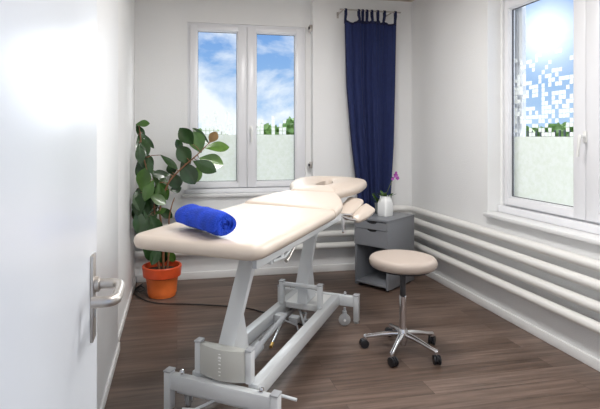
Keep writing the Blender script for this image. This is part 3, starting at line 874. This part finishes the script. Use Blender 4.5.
# ------------------------------------------------------------------ curtain
cu = empty('curtain', (0, 0, 0)); tag(cu, 'sheer navy blue tab-top curtain hanging beside the back window', 'curtain')
rng = random.Random(2)
CY = YB-0.142
ztop, zbot = 2.430, 0.12
def edge(z):
    t = (ztop-z)/(ztop-zbot)
    ks = [(0, 1.575, 2.112), (0.28, 1.597, 2.100), (0.52, 1.65, 2.085), (0.72, 1.71, 2.055), (0.86, 1.725, 2.03), (1.0, 1.73, 2.02)]
    for (a, l0, r0_), (c, l1, r1) in zip(ks, ks[1:]):
        if t <= c:
            q = (t-a)/(c-a); return (l0+(l1-l0)*q)*0.984, (r0_+(r1-r0_)*q)*0.984
    return ks[-1][1]*0.984, ks[-1][2]*0.984
tabsx = [0.0, 0.27, 0.345, 0.425, 0.52, 0.635, 0.765, 1.0]
def cloth_rows(fn, nu, nv):
    mb = MB(); bm = mb.bm; g = [[bm.verts.new(fn(i/nu, j/nv)) for i in range(nu+1)] for j in range(nv+1)]
    for j in range(nv):
        for i in range(nu): bm.faces.new((g[j][i], g[j][i+1], g[j+1][i+1], g[j+1][i]))
    return mb
def cpoint(u, v):
    sag = 0.0
    for a, c in zip(tabsx, tabsx[1:]):
        if a <= u <= c:
            q = (u-a)/(c-a); sag = min(0.045, 0.16*(c-a)+0.01)*(math.sin(PI*q)**0.6 if 0 < q < 1 else 0)
    z = ztop-(ztop-zbot)*v - sag*(1-v)**14
    l, r = edge(z)
    fold = 0.034*math.sin(2*PI*(4.6*u+0.55*math.sin(4*u+0.6)))*(0.35+0.65*min(1, 2.2*v+0.1)) + 0.009*math.sin(2*PI*(13.0*u)+1.0+1.2*v)
    amp = 1.0 if 0.2 < u < 0.85 else 0.55
    x = l+(r-l)*(u+0.006*math.sin(2*PI*12.4*u+2))
    return (x, CY+fold*amp, z)
cm = cloth_rows(cpoint, 180, 60)
o = cm.build('fabric', M['curtain'], cu, smooth=80)
sol = o.modifiers.new('thick', 'SOLIDIFY'); sol.thickness = 0.0015
# border tape at the sides and the hem
for u0, u1 in ((0.0, 0.022), (0.978, 1.0)):
    mb = cloth_rows(lambda u, v: tuple(Vector(cpoint(u0+(u1-u0)*u, v))+Vector((0, -0.003, 0))), 3, 60)
    e_ = mb.build('border', M['curtrim'], cu, smooth=80); e_.modifiers.new('thick', 'SOLIDIFY').thickness = 0.003
mb = cloth_rows(lambda u, v: tuple(Vector(cpoint(u, v*0.011))+Vector((0, -0.003, 0))), 180, 2)
e_ = mb.build('border', M['curtrim'], cu, smooth=80); e_.modifiers.new('thick', 'SOLIDIFY').thickness = 0.003
RODZ = 2.503
for tx in tabsx:
    x = edge(2.40)[0]+(edge(2.40)[1]-edge(2.40)[0])*tx
    x = min(max(x, 1.563), 2.066)
    p = cpoint(tx, 0.004)
    tmp = MB(); path = [(x, p[1]-0.006, p[2]-0.045), (x, p[1]-0.006, p[2]), (x, CY-0.014, 2.455), (x, CY-0.013, RODZ), (x, CY-0.004, RODZ+0.012), (x, CY+0.006, RODZ+0.012), (x, CY+0.014, RODZ), (x, CY+0.010, 2.455), (x, p[1]+0.006, p[2]), (x, p[1]+0.006, p[2]-0.045)]
    prev = None
    for q in path:
        a_ = tmp.bm.verts.new((q[0]-0.011, q[1], q[2])); b_ = tmp.bm.verts.new((q[0]+0.011, q[1], q[2]))
        if prev: tmp.bm.faces.new((prev[0], prev[1], b_, a_))
        prev = (a_, b_)
    e_ = tmp.build('hanging_tab', M['curtrim'], cu, smooth=80); e_.modifiers.new('thick', 'SOLIDIFY').thickness = 0.002
rd = empty('curtain_rod', (0, 0, 0)); tag(rd, 'thin white metal rod carrying the navy curtain', 'curtain rod')
MB().tube([(1.505, CY, RODZ), (2.12, CY, RODZ)], 0.0075, 14).build('rod', M['nickel'], rd)
for x in (1.53, 2.02):
    MB().box(x-0.005, x+0.005, CY-0.004, YB, RODZ-0.016, RODZ-0.006, 0.002).box(x-0.010, x+0.010, YB-0.004, YB, RODZ-0.05, RODZ+0.01, 0.002).build('bracket', M['nickel'], rd)

# ------------------------------------------------------------------ potted rubber plant
pl = empty('potted_rubber_plant', (-0.12, 4.09, 0)); tag(pl, 'tall rubber plant with glossy leaves in an orange pot by the back window', 'potted plant')
def lp(x, y, z): return (x+0.12, y-4.09, z)
MB().lathe([(0.0, 0.0), (0.104, 0.0), (0.110, 0.006), (0.132, 0.165), (0.134, 0.17), (0.125, 0.17), (0.118, 0.03), (0.0, 0.03)], 44).build('pot', M['terra'], pl)
pr = MB().lathe([(0.136, 0.165), (0.152, 0.168), (0.160, 0.246), (0.155, 0.252), (0.141, 0.250), (0.134, 0.165)], 44, cap=False).build('pot_rim', M['terraband'], pl)
tag(pr, 'redder band round the top of the pot')
MB().lathe([(0.0, 0.212), (0.08, 0.215), (0.138, 0.205), (0.134, 0.16), (0.0, 0.16)], 40).build('soil', M['soil'], pl)
S = [[(-0.14, 4.08, 0.20), (-0.177, 4.1, 0.495), (-0.185, 4.1, 0.742), (-0.217, 4.1, 0.948), (-0.272, 4.1, 1.153), (-0.300, 4.08, 1.38)],
     [(-0.11, 4.10, 0.20), (-0.113, 4.1, 0.492), (-0.137, 4.1, 0.699), (-0.073, 4.1, 0.912), (0.041, 4.1, 1.043), (0.164, 4.1, 1.15), (0.272, 4.1, 1.258)],
     [(-0.08, 4.08, 0.20), (-0.057, 4.1, 0.449), (-0.065, 4.1, 0.614), (-0.041, 4.08, 0.738), (-0.02, 4.08, 0.80)]]
SP = []
for s_, r0_ in zip(S, (0.010, 0.010, 0.008)):
    pts = curve([lp(*p) for p in s_], 8); n = len(pts); SP += pts
    MB().tube(pts, [r0_*(1-0.6*i/n) for i in range(n)], 10).build('stem', M['stem'], pl)
LEAVES = [(-0.30, 4.02, 0.62, 0.17, 0.10, -80, 0), (-0.24, 4.01, 0.56, 0.18, 0.11, -100, 0), (-0.17, 4.02, 0.60, 0.15, 0.08, -60, 0), (-0.26, 4.22, 0.90, 0.17, 0.10, -95, 0), (-0.22, 4.00, 0.88, 0.15, 0.08, -115, 1), (-0.31, 4.15, 1.02, 0.14, 0.08, -75, 0), (-0.19, 4.2, 0.50, 0.15, 0.09, -70, 0), (-0.29, 4.04, 1.17, 0.14, 0.07, -85, 0), (-0.10, 4.22, 0.66, 0.13, 0.07, -40, 0), (-0.27, 4.05, 0.72, 0.16, 0.10, -110, 0), (-0.271, 4.048, 1.407, 0.089, 0.059, 5, 1), (-0.335, 4.109, 1.351, 0.11, 0.056, -60, 0), (-0.279, 4.074, 1.231, 0.159, 0.099, -65, 0), (-0.233, 4.121, 1.271, 0.133, 0.036, -55, 0), (-0.292, 4.125, 1.11, 0.145, 0.1, -50, 0), (-0.265, 4.013, 0.958, 0.153, 0.102, 80, 1), (-0.213, 4.003, 1.076, 0.117, 0.047, -80, 0), (-0.147, 4.167, 0.943, 0.194, 0.092, -52, 1), (-0.133, 4.052, 0.843, 0.149, 0.084, -85, 1), (-0.065, 4.047, 1.098, 0.155, 0.048, -40, 0), (-0.047, 4.199, 1.036, 0.091, 0.075, -80, 0), (-0.128, 4.094, 0.995, 0.129, 0.06, 175, 0), (-0.014, 4.167, 0.935, 0.119, 0.107, -70, 0), (0.063, 4.095, 1.145, 0.154, 0.117, 125, 0), (0.018, 4.128, 1.223, 0.102, 0.061, 110, 0), (0.078, 4.03, 1.301, 0.152, 0.108, 130, 0), (0.167, 4.127, 1.254, 0.16, 0.123, 110, 1), (0.202, 4.174, 1.305, 0.167, 0.058, 135, 0), (0.333, 4.105, 1.216, 0.181, 0.095, 5, 2), (0.299, 4.148, 1.297, 0.096, 0.075, 60, 3), (0.282, 4.134, 1.094, 0.178, 0.12, -15, 2), (0.22, 4.013, 1.06, 0.18, 0.1, -25, 0), (0.172, 4.152, 0.995, 0.132, 0.07, -100, 2), (0.09, 4.118, 1.005, 0.188, 0.131, -60, 0), (-0.258, 4.06, 0.796, 0.178, 0.119, -70, 0), (-0.302, 4.006, 0.765, 0.156, 0.097, -100, 0), (-0.206, 4.173, 0.852, 0.143, 0.082, -50, 0), (-0.278, 4.095, 0.819, 0.182, 0.13, -100, 0), (-0.312, 4.144, 0.696, 0.21, 0.126, -95, 0), (-0.219, 4.176, 0.755, 0.199, 0.119, -70, 0), (-0.128, 4.143, 0.863, 0.159, 0.095, -60, 1), (-0.279, 4.184, 0.583, 0.212, 0.133, -110, 0), (-0.222, 4.079, 0.69, 0.155, 0.104, -60, 0), (-0.308, 4.16, 0.496, 0.184, 0.105, -60, 0), (-0.215, 4.089, 0.345, 0.13, 0.088, -40, 0), (-0.116, 4.187, 0.302, 0.123, 0.08, -80, 0), (-0.051, 4.176, 0.301, 0.107, 0.059, -60, 1), (-0.154, 4.019, 0.8, 0.128, 0.077, -30, 1), (-0.323, 4.027, 0.803, 0.153, 0.092, -80, 0), (-0.17, 4.043, 0.346, 0.139, 0.077, -110, 0), (-0.011, 4.193, 0.86, 0.081, 0.065, 10, 0), (-0.131, 4.087, 0.691, 0.078, 0.047, 30, 1)]
rng = random.Random(8)
fol = [MB() for _ in range(4)]
for (x, y, z, L, Wd, ang, tone) in LEAVES:
    a = math.radians(ang)
    d = Vector((math.cos(a), rng.uniform(-0.45, 0.25), math.sin(a))).normalized()
    c = Vector(lp(x, y, z))
    base = c-d*L*0.6
    wall = -0.352+0.12
    tip = c+d*L*0.5
    sh = max(0.0, wall+Wd*0.4-min(base.x, tip.x))
    base.x += sh
    nrm = Vector((rng.uniform(-0.45, 0.45), -1, rng.uniform(-0.1, 0.75)))
    leaf(fol[tone].bm, base, d, nrm, L*1.22, Wd*1.14, fold=0.18, droop=rng.uniform(0.0, 0.16), nu=12, nv=6)
    near = min(SP, key=lambda q: (q-base).length)
    if (near-base).length < 0.25 and (near-base).length > 0.004:
        MB().tube([near, near.lerp(base, 0.5)+Vector((0, 0, 0.008)), base+d*0.004], [0.0035, 0.003, 0.0022], 6).build('leaf_stalk', M['stem'], pl)
for i, nm in enumerate(('foliage', 'foliage', 'foliage', 'young_leaf')):
    o = fol[i].build(nm, M['leaf%d' % i], pl, smooth=80)
    o['label'] = ('dark green leaves', 'mid green leaves', 'bright green leaves', 'young brownish leaf')[i]

# ------------------------------------------------------------------ cable
cb = MB().tube(curve([(-0.30, 4.42, 0.006), (-0.335, 4.32, 0.006), (-0.345, 4.19, 0.006), (-0.30, 4.06, 0.006), (-0.22, 3.94, 0.006), (-0.10, 3.86, 0.006), (0.10, 3.81, 0.006), (0.40, 3.70, 0.006), (0.56, 3.60, 0.006), (0.72, 3.40, 0.006), (0.86, 3.22, 0.006)], 10), 0.005, 8)
cb.tube(curve([(-0.335, 4.24, 0.016), (-0.30, 4.16, 0.016), (-0.27, 4.24, 0.016), (-0.31, 4.33, 0.016), (-0.34, 4.27, 0.017)], 8), 0.005, 8)
tag(cb.build('power_cable', M['cable']), 'black power cable on the floor from behind the orange pot to the table', 'cable')

# ------------------------------------------------------------------ outside
tag(MB().box(-60, 60, YB+0.25, 80, -0.45, -0.35).box(XR+0.45, 60, -30, YB+0.25, -0.45, -0.35).build('ground_outside', M['bounce_ground'], smooth=0), kind='structure')
def hedge(name, x0, x1, y0, y1, hts, label, n=2600):
    mb = MB(); bm = mb.bm; r = random.Random(len(label))
    L_ = Vector((x1-x0, y1-y0, 0)); u = L_.normalized()
    for k in range(n):
        t = r.random(); h = hts(t*L_.length)
        p = Vector((x0, y0, 0))+L_*t
        z = -0.35+(h+0.35)*(1-r.random()**1.6*0.98); w_ = r.gauss(0, 0.28)
        p = Vector((p.x+w_*(-u.y), p.y+w_*u.x, z))
        d = Vector((r.gauss(0, 1), r.gauss(0, 1), r.gauss(0, 0.8))).normalized(); q = Vector((r.gauss(0, 1), r.gauss(0, 1), r.gauss(0, 1)))
        q = (q-d*q.dot(d)).normalized(); s_ = 0.10+0.08*r.random()
        v = [bm.verts.new(p-d*s_), bm.verts.new(p+q*s_*0.6), bm.verts.new(p+d*s_), bm.verts.new(p-q*s_*0.6)]
        bm.faces.new(v)
    o = mb.build('hedge', M['hedge'], smooth=0)
    tag(o, label, 'hedge')
    return o
hedge('hedge', -4.0, 7.5, 13.5, 13.5, lambda s: 1.50+0.22*math.sin(1.9*s+0.6)+0.12*math.sin(5.3*s), 'leafy green hedge seen above the frosted film of the back window', 5200)
hedge('hedge', 9.6, 9.6, 1.0, 17.0, lambda s: 1.46+0.09*math.sin(2.1*s)+0.06*math.sin(6.1*s), 'leafy green hedge behind the railing outside the right window', 6000)
fe = empty('railing_fence', (8.2, 2.0, -0.35)); tag(fe, 'dark metal picket railing standing before the hedge outside the right window', 'fence')
b = MB()
for k in range(100):
    b.box(-0.012, 0.012, k*0.14, k*0.14+0.04, 0, 1.80)
b.build('pickets', M['fence'], fe, smooth=0)
MB().box(0.012, 0.04, 0, 14, 1.62, 1.66).box(0.012, 0.04, 0, 14, 0.2, 0.24).build('rail', M['fence'], fe, smooth=0)
